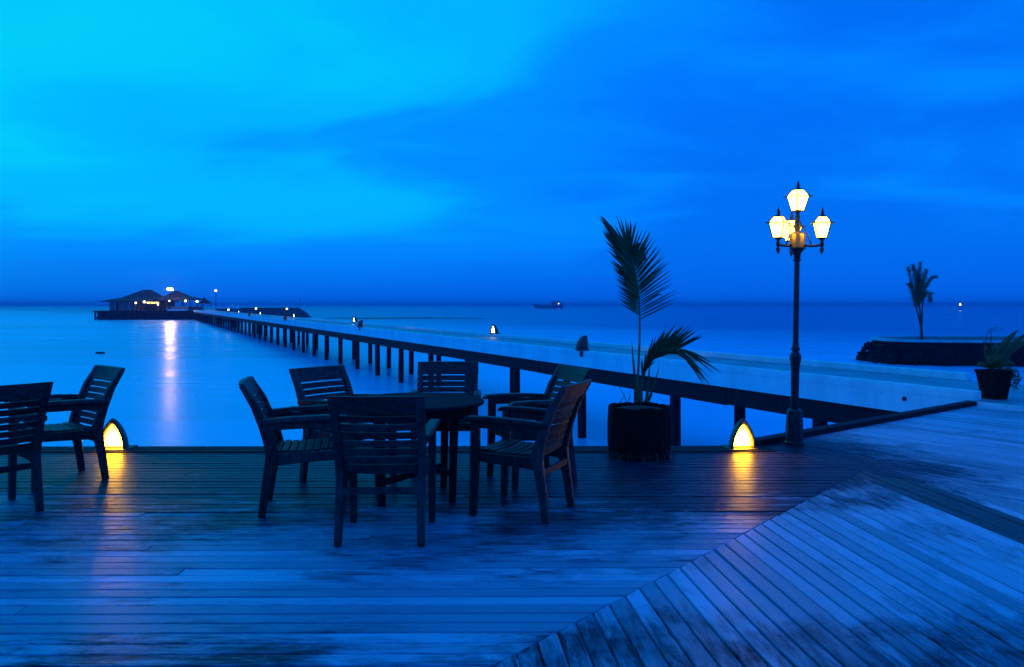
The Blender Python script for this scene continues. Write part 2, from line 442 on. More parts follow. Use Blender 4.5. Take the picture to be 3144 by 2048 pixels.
# joists and dark edge kerbs under / along the boards
dm = MB()
for i in range(17):
    dm.box((-6.2+i*.9, 4.6, -.10), (.06, 7.0 if i < 10 else 5.4, .14))
dm.build('joist', M['dark_timber'], deck)
for e0_, e1_ in ((-6.6, -3.1), (-3.095, .4), (.405, C0.x+.10)):
    for y0_, w_ in ((7.885, .15), (8.045, .15)):
        kb = MB(); kb.sweep([(e0_, y0_+e0_*.006, -.012), (e1_, y0_+e1_*.006, -.012)], (w_, .05), side=Vector((0, 1, 0)))
        kb.build('edge_board', M['dark_timber'], deck, bevel=.006)
ed = (J-C0).normalized(); en = Vector((-ed.y, ed.x))
a_, b_ = C0+en*.05-ed*.02, J+en*.05
kb = MB(); kb.sweep([(a_.x, a_.y, .015), (b_.x, b_.y, .015)], (.14, .09), side=Vector((en.x, en.y, 0)))
kb.build('edge_kerb', M['dark_timber'], deck, bevel=.008)
fb = MB(); fb.sweep([(-6.6, 8.10, -.16), (C0.x, 8.155, -.16)], (.05, .28), side=Vector((0, 1, 0)))
fb.build('fascia', M['dark_timber'], deck)
a_, b_ = C0+en*.13, J+en*.13
fb = MB(); fb.sweep([(a_.x, a_.y, -.16), (b_.x, b_.y, -.16)], (.05, .28), side=Vector((en.x, en.y, 0)))
fb.build('fascia', M['dark_timber'], deck)

# ------------------------------------------------------------------ pier
NP = Vector((6.74, 11.36))          # a point of the near top edge
def pier(u, v, z=0.0):              # u metres along the pier away from us, v across
    p = NP - PD*u + PV*v
    return Vector((p.x, p.y, z))
def u_at_y(y, v=0.0): return (y - NP.y - PV.y*v)/.908
pier_o = empty('pier', pier(0, 0, 0)); tag(pier_o, 'long white pier on dark piles running out to the pavilions', 'pier')
inv = Matrix.Translation(-Vector(pier_o.location))
def pbox(mb, u0, u1, v0, v1, z0, z1):
    P = [pier(u, v) for u, v in ((u0, v0), (u1, v0), (u1, v1), (u0, v1))]
    P = [(p.x-pier_o.location.x, p.y-pier_o.location.y) for p in P]
    mb.prism(P, z0-pier_o.location.z, z1-pier_o.location.z); return mb
UEND = u_at_y(197)
W = 2.9
u = -13.0
while u < UEND:
    e_ = min(UEND, u + (3.9 if u < 60 else 30)); dz = random.uniform(-.004, .004)
    pbox(MB(), u+.006, e_-.006, .02, W-.02, -.22, .06+dz).build('walkway_slab', M['walk'], pier_o)
    pbox(MB(), u+.004, e_-.004, random.uniform(-.004, .004), .0195, -.25, .0605+random.uniform(-.0003, .0003)).build('fascia_panel', M['concrete'], pier_o)
    u = e_
# kerbs cast in lengths
def kerb(u0, u1, v0, v1):
    u = u0
    while u < u1:
        L = 7.8 if u < 70 else 24
        e_ = min(u+L, u1)
        pbox(MB(), u+.004, e_-.004, v0, v1, .061, .20).build('kerb', M['concrete'], pier_o, bevel=.012)
        u = e_
kerb(.15, UEND, .0, .16); kerb(u_at_y(14.6, W), UEND, W-.18, W); kerb(-12, u_at_y(13.2, W), W-.18, W)
for v0 in (.04, 1.72, 2.6):
    seglen = 4.32; u = -3.0
    while u < UEND:
        e_ = min(u + (seglen*2 if u < 60 else 30), UEND)
        pbox(MB(), u+.01, e_-.01, v0+random.uniform(-.02, .02), v0+.30, -.63+random.uniform(-.015, .015), -.222 if v0 > 1 else -.251).build('beam', M['dark_timber'], pier_o, bevel=.03)
        u = e_
pile_me = MB().lathe([(.125, -3.4+2.25-2.25), (.13, -1.6), (.122, -.60)], 10)
pl = pile_me.build('pile', M['dark_timber'], pier_o, smooth=False)
first = True
k = 0
while True:
    yk = 14.3 + 3.92*k
    if yk > 195: break
    for v in ((.19, 2.06) if yk < 195 else (.19,)):
        u = u_at_y(yk) 
        p = pier(u, v) - Vector(pier_o.location)
        o = pl if first else pl.copy()
        if not first: col.objects.link(o); o.parent = pier_o
        first = False
        o.location = (p.x, p.y, 0); o.rotation_euler = (random.uniform(-.008, .008), random.uniform(-.008, .008), random.uniform(0, 6))
        o.scale = (random.uniform(.92, 1.08),)*2 + (1,)
    k += 1
# a bolt plate on the outer face near the terrace
p = pier(u_at_y(12.55), -.006, -.03) - Vector(pier_o.location)
bp = MB(); bp.tube([Vector((0, 0, 0)), Vector((-PV.x, -PV.y, 0))*.02], .035, 14); bp.tube([Vector((-PV.x, -PV.y, 0))*.02, Vector((-PV.x, -PV.y, 0))*.045], .014, 8)
bp.build('bolt', M['iron'], pier_o, loc=p)

# ------------------------------------------------------------------ hooded lanterns
def arch(n=14, hw=.115, h=.27):
    pts = []
    for i in range(n+1):
        a = i/n
        z = h*a
        x = hw*(1 - a**2.0)**.5*(1-.18*a) if a < 1 else 0.0
        x = hw*math.cos(a*math.pi/2)**.72 if a < 1 else 0.0
        pts.append((x, z))
    return [(x, z) for x, z in pts] + [(-x, z) for x, z in reversed(pts[:-1])]
def make_lantern(name, glow):
    root = empty(name)
    MB().box((0, .035, .0125), (.27, .25, .025)).build('base', M['hood'], root, bevel=.006)
    A = arch(); n = len(A); S = 7
    def shell(grow, y0, depth, s_end=.985):
        rings = []
        for s in range(S+1):
            f = s/S*s_end; sc = math.sqrt(1-f*f)
            lean = .0
            rings.append([(x*sc*grow, y0 + depth*f, .025 + z*(sc*.96+.04)*grow) for x, z in A])
        return rings
    hb = MB(); outer = shell(1.0, -.055, .21); inner = shell(.84, -.055, .175)
    vs_ = [p for r_ in outer for p in r_] + [p for r_ in inner for p in r_]; off = (S+1)*n; fs = []
    for s in range(S):
        for i in range(n-1):
            a = s*n+i
            fs += [(a, a+1, a+n+1, a+n), (off+a, off+a+n, off+a+n+1, off+a+1)]
    for i in range(n-1): fs.append((i, off+i, off+i+1, i+1))
    hb.add(vs_, fs); hb.build('hood', M['hood'], root, smooth=True)
    gp = MB(); gv = [(x*.80, -.03 + .02*abs(x)/.115, .040+z*.79) for x, z in A]
    gp.add(gv + [(x, y+.012, z) for x, y, z in gv], [tuple(range(n)), tuple(reversed(range(n, 2*n)))] + [(i, (i+1) % n, n+(i+1) % n, n+i) for i in range(n)])
    gp.build('diffuser', glow, root)
    rim = MB(); rim.tube([(x*.93, -.055, .025+z*.935) for x, z in A], .011, 6); rim.build('rim', M['hood'], root, smooth=True)
    return root
L1 = make_lantern('deck_lantern', M['glow_deck'])
L1.location = ground(2276, 1382); L1.rotation_euler = (0, 0, R(8)); L1.scale = (1.08,)*3
tag(L1, 'glowing hooded floor lantern between the palm pot and the lamp post', 'lantern', 'hooded lanterns on the terrace')
L2 = copy_tree(L1)
L2.location = ground(352, 1384); L2.rotation_euler = (0, 0, R(1)); L2.scale = (1.12,)*3
tag(L2, 'glowing hooded floor lantern behind the chair at the left edge of terrace', 'lantern', 'hooded lanterns on the terrace')
LP = make_lantern('pier_lantern', M['glow_pier'])
MB().box((0, .03, -.06), (.16, .10, .12)).build('bracket', M['iron'], LP, bevel=.006)
LP.scale = (1.42,)*3
pier_ang = math.atan2(PV.y, PV.x)          # direction across the pier
names_near = [(21.9, 'dark hooded lantern seen from behind on near kerb of the pier, nearest of all'),
              (44.5, 'hooded lantern on near kerb of pier, second nearest of those seen from behind'),
              (68.2, 'hooded lantern on near kerb of pier, third nearest of those seen from behind'),
              (91.8, 'hooded lantern on near kerb of pier, farthest of those seen from behind')]
names_far = [(34.4, 'glowing hooded lantern on far kerb of the pier, nearest lit one'),
             (57.3, 'glowing hooded lantern on far kerb of pier, second nearest lit one'),
             (80.5, 'glowing hooded lantern on far kerb of pier in front of the breakwater slope'),
             (104.0, 'glowing hooded lantern on far kerb of pier, fourth nearest lit one'),
             (128.0, 'glowing hooded lantern on far kerb of pier beside the white boat')]
firstl = True
for lst, v, face in ((names_near, .08, 1), (names_far, W-.09, -1)):
    for y, lab in lst:
        o = LP if firstl else copy_tree(LP); firstl = False
        p = pier(u_at_y(y, v), v, .20)
        o.location = p
        # local -Y is the opening: turn it towards the walkway
        dirv = PV*face
        o.rotation_euler = (0, 0, math.atan2(dirv.y, dirv.x) + math.pi/2 + (R(18) if face < 0 else R(-22)))
        tag(o, lab, 'lantern', 'hooded lanterns along the pier')

# ------------------------------------------------------------------ lamp post with four lanterns
def make_lamp():
    g_ = ground(2438, 1366)
    root = empty('lamp_post', (g_.x, g_.y, 0), ry=R(.9))
    tag(root, 'tall dark cast iron lamp post with four glowing glass lanterns', 'lamp post')
    MB().lathe([(.098, 0), (.098, .03), (.090, .04), (.088, .20), (.079, .35), (.060, .375), (.045, .38)], 8, rot=R(22.5)).build('plinth', M['iron'], root, bevel=.004)
    MB().lathe([(.042, .33), (.040, .50), (.042, .78), (.046, .82), (.060, .905), (.058, .925), (.042, .955), (.032, .965), (.042, .985), (.043, 1.005), (.034, 1.02), (.030, 1.03), (.036, 1.045), (.030, 1.06)], 14).build('knuckle', M['iron'], root, smooth=True)
    MB().lathe([(.029, 1.05), (.028, 1.5), (.027, 1.90), (.040, 1.905), (.040, 1.925), (.032, 1.93)], 14).build('shaft', M['iron'], root, smooth=False)
    MB().lathe([(.032, 1.93), (.036, 1.97), (.055, 2.005), (.080, 2.03), (.084, 2.04)], 16).build('capital', M['iron'], root, smooth=True)
    MB().lathe([(.078, 2.04), (.080, 2.045), (.082, 2.16), (.074, 2.185), (.045, 2.205)], 12).build('hub', M['brass'], root)
    MB().lathe([(.040, 2.20), (.026, 2.22), (.036, 2.255), (.032, 2.31), (.018, 2.34), (.027, 2.36), (.014, 2.38), (.022, 2.40)], 12).build('stem', M['iron'], root, smooth=True)
    def lantern(cx_, cy_, z0, rz, s=1.0):
        """z0 is the foot of the glass body"""
        c = Vector((cx_, cy_, z0))
        mt = Matrix.Rotation(rz, 3, 'Z')
        b0, b1, zb, t1_, zt = .046*s, .080*s, .158*s, .044*s, .226*s
        def cor(hw, z): return [c + mt @ Vector((sx_*hw, sy*hw, z)) for sx_, sy in ((-1,-1), (1,-1), (1,1), (-1,1))]
        A_, B_, T_ = cor(b0, 0), cor(b1, zb), cor(t1_, zt)
        fr = MB()
        for i in range(4):
            fr.tube([A_[i], B_[i]], (.0062*s), 6); fr.tube([B_[i]+Vector((0,0,.006)), (B_[i]+T_[i])/2 + (B_[i]-Vector((c.x, c.y, B_[i].z)))*.10, T_[i]], (.0062*s), 6)
            fr.tube([A_[i], A_[(i+1) % 4]], .005*s, 6)
        O_, I_ = cor(b1+.032*s, zb-.004), cor(b1-.006*s, zb+.004)
        for i in range(4):
            j = (i+1) % 4
            dz = Vector((0, 0, .008*s))
            fr.add([O_[i], O_[j], I_[j], I_[i], O_[i]+dz, O_[j]+dz, I_[j]+dz, I_[i]+dz], [(0,1,2,3),(7,6,5,4),(0,4,5,1),(1,5,6,2),(2,6,7,3),(3,7,4,0)])
        cp = cor(t1_+.008*s, zt); cp2 = cor(t1_*.55, zt+.022*s)
        fr.add(cp+cp2, [(0,1,2,3),(4,5,6,7)] + [(i, (i+1) % 4, 4+(i+1) % 4, 4+i) for i in range(4)])
        fr.lathe([(b0*1.05, -.004), (b0*1.1, 0), (b0*.55, -.02*s), (.016*s, -.035*s)][::-1], 10, c)
        lo = fr.build('lantern', M['iron'], root)
        fi = MB(); fi.lathe([(.020*s, 0), (.014*s, .012*s), (.026*s, .022*s), (.010*s, .034*s), (.019*s, .042*s), (.012*s, .062*s), (.001, .098*s)], 8, c+Vector((0, 0, zt+.02*s)))
        fi.build('finial', M['iron'], lo, smooth=True)
        for i in range(4):
            j = (i+1) % 4
            for a, b_, k in ((A_, B_, .002), (B_, T_, .004)):
                mid_ = (a[i]+a[j]+b_[i]+b_[j])/4
                q = [mid_ + (p-mid_)*.985 for p in (a[i], a[j], b_[j], b_[i])]
                ax = Vector((c.x, c.y, mid_.z)); nrm = (mid_-ax).normalized()*.003
                MB().add(q + [p-nrm for p in q], [(0,1,2,3),(7,6,5,4),(0,1,5,4),(1,2,6,5),(2,3,7,6),(3,0,4,7)]).build('pane', M['glow_lamp'], lo)
        return lo
    lantern(0, 0, 2.425, R(20), .93)
    for ang in (-36, 84, -158):
        a = R(ang); L = .245; ux, uy = math.cos(a), math.sin(a)
        arm = MB()
        arm.tube([(ux*.08, uy*.08, 2.06), (ux*.15, uy*.15, 2.055), (ux*L, uy*L, 2.06)], .014, 8)
        arm.tube([(ux*.03, uy*.03, 2.27), (ux*.07, uy*.07, 2.24), (ux*.11, uy*.11, 2.16), (ux*.14, uy*.14, 2.07)], .007, 6)
        arm.lathe([(.002, -.095), (.016, -.07), (.024, -.04), (.013, -.025), (.02, -.005), (.024, .02), (.014, .045), (.02, .06)], 8, (ux*L, uy*L, 2.06))
        arm.build('arm', M['iron'], root, smooth=True)
        lantern(ux*L, uy*L, 2.135, a + R(20 if ang != -158 else 34), .93)
    return root
make_lamp()

# ------------------------------------------------------------------ chairs
def make_chair():
    root = empty('armchair')
    ch = M['chair']
    for s in (-1, 1):
        MB().sweep([(s*.250, -.272, 0), (s*.247, -.245, .20), (s*.245, -.212, .385), (s*.245, -.205, .43)], [(.044, .05), (.046, .058), (.05, .075), (.05, .085)]).build('leg', ch, root, bevel=.007)
        MB().sweep([(s*.262, .262, 0), (s*.262, .252, .25), (s*.264, .245, .43), (s*.266, .242, .652)], [(.042, .046), (.046, .056), (.048, .064), (.048, .060)]).build('leg', ch, root, bevel=.007)
        MB().sweep([(s*.247, -.203, .41), (s*.25, -.222, .50), (s*.252, -.258, .61), (s*.254, -.318, .76), (s*.257, -.405, .905)], [(.050, .085), (.050, .074), (.050, .062), (.050, .052), (.048, .036)]).build('back_stile', ch, root, bevel=.008)
        MB().sweep([(s*.272, -.285, .648), (s*.277, -.10, .664), (s*.28, .15, .672), (s*.281, .285, .668), (s*.281, .315, .655)], [(.05, .036), (.062, .036), (.068, .036), (.066, .034), (.056, .018)]).build('armrest', ch, root, bevel=.008)
        MB().sweep([(s*.262, -.255, .612), (s*.266, .22, .630)], (.022, .05)).build('arm_rail', ch, root, bevel=.004)
        MB().sweep([(s*.236, -.20, .385), (s*.24, .05, .395), (s*.243, .235, .405)], [(.032, .085), (.032, .07), (.032, .065)]).build('seat_rail', ch, root, bevel=.006)
    MB().sweep([(-.24, .262, .405), (.24, .262, .405)], (.03, .07), side=Vector((0, 1, 0))).build('front_rail', ch, root, bevel=.006)
    MB().sweep([(-.235, -.243, .325), (.235, -.243, .325)], (.022, .042), side=Vector((0, 1, 0))).build('stretcher', ch, root, bevel=.004)
    # back follows the stile curve
    prof = [(-.203, .41), (-.222, .50), (-.258, .61), (-.318, .76), (-.405, .905)]
    def by(z):
        for (y0, z0), (y1, z1) in zip(prof, prof[1:]):
            if z <= z1: return y0 + (y1-y0)*(z-z0)/(z1-z0)
        return prof[-1][0]
    def slat(z0, z1, name, th=.018, hx=.232):
        vs_ = []; fs = []
        xs = [-hx, -hx*.5, 0, hx*.5, hx]; N = len(xs)
        for x in xs:
            dip = -.022*(1-(x/hx)**2)
            for z, t in ((z0, th/2), (z1, th/2), (z1, -th/2), (z0, -th/2)):
                vs_.append((x, by(z)+dip+t, z))
        for i in range(N-1):
            for k_ in range(4):
                a, b_ = i*4+k_, i*4+(k_+1) % 4
                fs.append((a, b_, b_+4, a+4))
        fs += [(3,2,1,0), tuple((N-1)*4+k_ for k_ in range(4))]
        MB().add(vs_, fs).build(name, ch, root, bevel=.004)
    slat(.802, .916, 'top_rail', .034, .283)
    for i in range(7):
        slat(.797-.0515*(i+1)+.003, .797-.0515*i-.0055, 'back_slat')
    for i in range(8):
        y = -.182 + i*.0545; z = .430 + .012*(i/7) - (.006 if 1 < i < 6 else 0)
        MB().sweep([(-.222, y, z+.004), (0, y, z-.006), (.222, y, z+.004)], (.046, .018), side=Vector((0, 1, 0))).build('seat_slat', ch, root, bevel=.004)
    return root
chair0 = make_chair()
CH = [((-.795, 5.05), (0.0, 1.0), 'dark slatted armchair with its back to the viewer, nearest at the round table'),
      ((.077, 5.62), (-.92, .40), 'dark slatted armchair at right of the round table, nearest to the viewer on that side'),
      ((.158, 6.62), (-.92, -.40), 'dark slatted armchair at the far right of the round table, in front of pier piles'),
      ((-.585, 7.06), (.03, -1.0), 'dark slatted armchair on the far side of the round table facing the viewer'),
      ((-1.353, 6.58), (.786, -.618), 'dark slatted armchair at the far left of the round table, tilted towards it'),
      ((-1.494, 5.742), (.98, .20), 'dark slatted armchair in side view at the left of the round table'),
      ((-3.74, 6.57), (-.66, -.75), 'dark slatted armchair beside the glowing lantern at left, facing left'),
      ((-3.675, 5.55), (-.78, .62), 'dark slatted armchair cut off by the left edge of the picture')]
for i, ((x, y), f, lab) in enumerate(CH):
    o = chair0 if i == 0 else copy_tree(chair0)
    o.location = (x, y, .002); o.rotation_euler = (0, 0, math.atan2(f[1], f[0]) - math.pi/2)
    tag(o, lab, 'chair', 'slatted armchairs at the round table' if i < 6 else 'slatted armchairs at the left edge')

# ------------------------------------------------------------------ round table
tb = empty('round_table', (-.74, 6.04, 0)); tag(tb, 'round dark wooden table with six slatted armchairs around it', 'table')
MB().lathe([(.0, .695), (.505, .695), (.525, .702), (.53, .715), (.525, .726), (.51, .73), (.0, .7301)], 64).build('tabletop', M['table'], tb)
MB().lathe([(.43, .61), (.445, .61), (.445, .695), (.43, .695), (.43, .61)], 48).build('apron', M['table'], tb)
for i in range(4):
    a = R(45+90*i+12)
    MB().sweep([(math.cos(a)*.36, math.sin(a)*.36, 0), (math.cos(a)*.37, math.sin(a)*.37, .35), (math.cos(a)*.38, math.sin(a)*.38, .695)], [(.05, .05), (.058, .058), (.066, .066)]).build('leg', M['table'], tb, bevel=.006)
for a in (57, 147):
    a = R(a)
    MB().sweep([(math.cos(a)*.36, math.sin(a)*.36, .17 if a < 2 else .215), (-math.cos(a)*.36, -math.sin(a)*.36, .17 if a < 2 else .215)], (.035, .044), side=Vector((-math.sin(a), math.cos(a), 0))).build('stretcher', M['table'], tb, bevel=.004)

# ------------------------------------------------------------------ potted palm
def frond(parent, pts, rad0, leaf_fn, name='frond', mat='rachis', seg=8):
    """pts: rachis control points (local). leaf_fn(t, pos, tangent) -> list of (tip vector, half width, droop)"""
    P = [Vector(p) for p in pts]
    def cr_(t):
        n = len(P)-1; s = min(int(t*n), n-1); f = t*n-s
        p0, p1, p2, p3 = P[max(s-1, 0)], P[s], P[s+1], P[min(s+2, n)]
        return .5*((2*p1)+(p2-p0)*f+(2*p0-5*p1+4*p2-p3)*f*f+(3*p1-p0-3*p2+p3)*f**3)
    N = 26; path = [cr_(i/N) for i in range(N+1)]
    rb = MB().tube(path, [rad0*(1-.85*i/N) for i in range(N+1)], 7).build(name, M[mat], parent, smooth=True)
    for t, vec, hw, droop in leaf_fn():
        p = cr_(t); vec = Vector(vec); L = vec.length; d = vec/L
        side = d.cross(Vector((.12+random.uniform(-.5, .5), -1, .05+random.uniform(-.4, .4)))).normalized()
        kink = random.random() < .10; kv = Vector((random.uniform(-.4, .6), random.uniform(-.3, .3), -1)).normalized()
        nrm = side.cross(d)
        vs_ = []; fs = []; K = 6
        for i in range(K+1):
            f = i/K
            w = hw*(min(1, .35+2.6*f))*(1-f**2.3)+.0006
            c = p + d*L*f + Vector((0, 0, -1))*droop*L*f*f
            if kink and f > .6: c = p + d*L*.6 + kv*L*(f-.6)*.8
            fold = nrm*w*.45
            vs_ += [c - side*w + fold, c, c + side*w + fold]
        for i in range(K):
            a = i*3
            fs += [(a, a+1, a+4, a+3), (a+1, a+2, a+5, a+4)]
        me = MB().add(vs_, fs).build('leaflet', M['leaf'], rb, smooth=True)
    return rb
g_ = ground(1962, 1402)
PY = 7.62; PX = (1962-1572)*PY/FPX
palm = empty('potted_palm', (PX, PY, 0)); tag(palm, 'young palm with feathered fronds in a dark round tub', 'potted palm')
def pl_(xs, ys, dy=0.0):           # photograph pixel -> local point of the palm at its own depth (+dy)
    p = at(xs, ys, PY+dy); return Vector((p.x-PX, dy, p.z))
# tub: upright staves bound by two bands, shaggy fibre at the foot
nst = 26
for i in range(nst):
    a = 2*math.pi*(i+.5)/nst; hw = math.pi/nst*.985
    rr = random.uniform(-.004, .004)
    prof = [(.285+rr, .0), (.300+rr, .16), (.300+rr, .34), (.290+rr, .485+random.uniform(-.008, .01))]
    vs_ = []
    for r_, z in prof:
        for da, dr in ((-hw, 0), (hw, 0), (hw, -.022), (-hw, -.022)):
            vs_.append(((r_+dr)*math.cos(a+da), (r_+dr)*math.sin(a+da), z))
    fs = [(3,2,1,0), tuple(12+k_ for k_ in range(4))]
    for j in range(3):
        for k_ in range(4):
            q, w = j*4+k_, j*4+(k_+1) % 4
            fs.append((q, w, w+4, q+4))
    MB().add(vs_, fs).build('stave', M['pot'], palm)
MB().lathe([(.0, .40), (.26, .44), (.262, .445), (.15, .47), (.0, .485)], 24).build('soil', M['soil'], palm, smooth=True)
fr = MB()
for i in range(90):
    a = random.uniform(0, 2*math.pi); r_ = .29; L = random.uniform(.03, .075); b_ = a+random.uniform(-.12, .12)
    p0 = Vector((r_*math.cos(a), r_*math.sin(a), random.uniform(.05, .09))); p1 = Vector(((r_+L)*math.cos(b_), (r_+L)*math.sin(b_), .004))
    fr.tube([p0, (p0+p1)/2+Vector((0, 0, .012)), p1], .0016, 4)
tag(fr.build('fibre_fringe', M['dry'], palm), kind='stuff')
rng = random.Random(11)
def leaves_main():
    out = []
    N = 40
    for i in range(N):                       # right side: separate, straight, pointing up and out
        t = .40 + .58*i/N
        f = i/N
        ang = R(28 + 44*f + rng.uniform(-3, 3)); L = (.40 - .10*f)*rng.uniform(.9, 1.08)
        if f > .85: ang += R(22*(f-.85)/.15)
        out.append((t, (math.cos(ang)*L, rng.uniform(-.10, .04), math.sin(ang)*L), .0075+.004*f, .10*rng.random() if f < .3 else rng.uniform(-.02, .04)))
    N = 46
    for i in range(N):                       # left side: longer, denser, almost closed into one blade
        t = .42 + .57*i/N
        f = i/N
        ang = R(147 - 22*f + rng.uniform(-2, 2)); L = (.22 + .22*min(1, f*1.5))*rng.uniform(.86, 1.05)
        if f > .8: L *= 1 + .15*(f-.8)/.2
        out.append((t, (math.cos(ang)*L, rng.uniform(-.06, .10), math.sin(ang)*L), .011 + .010*f, rng.uniform(-.02, .06)))
    for k_ in range(9):                      # tip fan
        ang = R(132 - 7*k_ + rng.uniform(-2, 2)); L = rng.uniform(.24, .37)
        out.append((.985, (math.cos(ang)*L, rng.uniform(-.05, .05), math.sin(ang)*L), .013, 0))
    return out
frond(palm, [pl_(1958, 1236), pl_(1959, 1151), pl_(1964, 1027), pl_(1962, 920), pl_(1957, 866), pl_(1945, 812), pl_(1930, 770)], .014, leaves_main)
def leaves_arc():
    out = []; N = 44
    for i in range(N):                       # upper side of the arch
        f = i/N; t = .22 + .74*f
        ang = R(94 - 62*f**.9 + rng.uniform(-4, 4)); L = (.20 + .14*math.sin(f*math.pi*.9))*rng.uniform(.9, 1.1)
        out.append((t, (math.cos(ang)*L, rng.uniform(-.12, .10), math.sin(ang)*L), .010, .10))
    N = 34
    for i in range(N):                       # lower side
        f = i/N; t = .20 + .78*f
        ang = R(80 - 135*f + rng.uniform(-5, 5)); L = (.14 + .24*f)*rng.uniform(.85, 1.1)
        out.append((t, (math.cos(ang)*L, rng.uniform(-.18, .05), math.sin(ang)*L), .009, .16))
    for ang, L in ((-24, .46), (-30, .40), (-48, .44), (-55, .36), (-16, .34)):
        a = R(ang); out.append((.97, (math.cos(a)*L, rng.uniform(-.1, .1), math.sin(a)*L), .013, .12))
    return out
frond(palm, [pl_(1966, 1240), pl_(1972, 1170), pl_(1988, 1118), pl_(2016, 1085), pl_(2052, 1070), pl_(2092, 1072)], .014, leaves_arc)
def spear(a, b_, hw):
    a, b_ = Vector(a), Vector(b_); d = (b_-a); s = Vector((d.z, 0, -d.x)).normalized()
    vs_ = []
    for i in range(6):
        f = i/5; w = hw*(1-f**1.8)+.0008; c = a + d*f
        vs_ += [c-s*w, c+Vector((0, -.006, 0)), c+s*w]
    fs = []
    for i in range(5): fs += [(i*3, i*3+1, i*3+4, i*3+3), (i*3+1, i*3+2, i*3+5, i*3+4)]
    MB().add(vs_, fs).build('spear_leaf', M['leaf'], palm)
spear(pl_(1955, 1235, -.04), pl_(1939, 1042, -.1), .016)
spear(pl_(1990, 1235, .05), pl_(2026, 1122, .08), .012)
spear(pl_(1985, 1235, -.05), pl_(1996, 1110, -.05), .016)
tw = MB()
for a_, b_ in (((1925, 1240), (1900, 1187)), ((1925, 1240), (1935, 1200)), ((1900, 1240), (1918, 1205)), ((1990, 1240), (2004, 1190)), ((1975, 1240), (1985, 1195))):
    mid_ = pl_((a_[0]+b_[0])/2+4, (a_[1]+b_[1])/2, .05); tw.tube([pl_(*a_, .03), mid_, pl_(*b_, .06)], [.005, .004, .002], 5)
tw.build('twigs', M['dry'], palm)

# ------------------------------------------------------------------ potted plant at the head of the pier
p = pier(.05, .35, .062); QY = 11.8; QX = (3052-1572)*QY/FPX
pp = empty('potted_plant', (QX, QY, .062)); tag(pp, 'broad leaved plant in a black tapered pot at the head of the pier', 'potted plant')
def qp(xs, ys, dy=0.0):
    q = at(xs, ys, QY+dy); return Vector((q.x-QX, dy, q.z-.062))
def sq(hw, z): return [(-hw, -hw, z), (hw, -hw, z), (hw, hw, z), (-hw, hw, z)]
pm = MB(); rings = sq(.140, 0)+sq(.195, .40)+sq(.21, .40)+sq(.21, .45)+sq(.185, .45)+sq(.18, .40)
fs = [(3,2,1,0)] + [(i*4+k_, i*4+(k_+1) % 4, i*4+4+(k_+1) % 4, i*4+4+k_) for i in range(5) for k_ in range(4)]
pm.add([(x*.86, y*.86, z*.95) for x, y, z in rings], fs).build('pot', M['pot'], pp, bevel=.004).rotation_euler = (0, 0, R(14))
MB().lathe([(0, .39), (.17, .40), (0, .42)], 10).build('soil', M['soil'], pp)
def blade(a, m_, b_, hw):
    a, m_, b_ = Vector(a), Vector(m_), Vector(b_); vs_ = []; fs = []; K = 12
    for i in range(K+1):
        f = i/K; c = a*(1-f)**2 + m_*2*f*(1-f) + b_*f*f
        d = ((m_-a)*(1-f) + (b_-m_)*f).normalized(); s = d.cross(Vector((.1, -1, .3))).normalized()
        w = hw*math.sin(min(1, .08+f*.95)*math.pi)**.8 + .002
        vs_ += [c - s*w + Vector((0, .02*w/hw, 0)), c + Vector((0, -.012, 0)), c + s*w + Vector((0, .02*w/hw, 0))]
    for i in range(K):
        q = i*3; fs += [(q, q+1, q+4, q+3), (q+1, q+2, q+5, q+4)]
    MB().add(vs_, fs).build('leaf', M['broadleaf'], pp, smooth=True)
for a, m_, b_, hw in (((3050, 1128), (3072, 1060), (3128, 1012), .055), ((3055, 1130), (3090, 1070), (3160, 1018), .05), ((3045, 1130), (3040, 1085), (3018, 1045), .035),
                      ((3060, 1130), (3105, 1060), (3175, 1040), .05), ((3040, 1130), (3056, 1080), (3062, 1052), .07), ((3050, 1130), (3030, 1095), (3024, 1060), .04), ((3062, 1130), (3080, 1092), (3120, 1072), .06),
                      ((3045, 1132), (3010, 1110), (3000, 1125), .035), ((3065, 1132), (3100, 1100), (3120, 1125), .04), ((3050, 1132), (3060, 1100), (3090, 1090), .06)):
    blade(qp(*a), qp(*m_, random.uniform(-.15, .1)), qp(*b_, random.uniform(-.2, .2)), hw)
for pts in (((3034, 1128), (3026, 1060), (3028, 1032), (3040, 1010), (3062, 1004), (3085, 1012)), ((3044, 1128), (3043, 1050), (3043, 1016), (3060, 1012))):
    MB().tube([qp(*q) for q in pts], [.010, .008, .006, .005, .004, .003][:len(pts)], 6).build('stalk', M['broadleaf'], pp, smooth=True)
tr = MB()
for i in range(46):
    a = R(random.uniform(-70, 60)); x0 = qp(3080+random.uniform(-8, 8), 1134); x0.y = random.uniform(-.18, .12)
    x1 = x0 + Vector((random.uniform(.03, .20), random.uniform(-.08, .08), random.uniform(-.30, .02))); mid_ = (x0+x1)/2+Vector((.05, 0, .07))
    tr.tube([x0, mid_, x1], [.003, .0025, .002], 4)
    for k_ in range(5):
        f = random.uniform(.3, 1); c = mid_.lerp(x1, f); q = Vector((random.uniform(-.018, .018), random.uniform(-.018, .018), random.uniform(-.02, .01))); q2 = Vector((-q.z, q.y, q.x))*.6
        tr.add([c, c+q+q2, c+q*2, c+q-q2], [(0,1,2,3)])
tag(tr.build('trailing_foliage', M['broadleaf'], pp), kind='stuff')

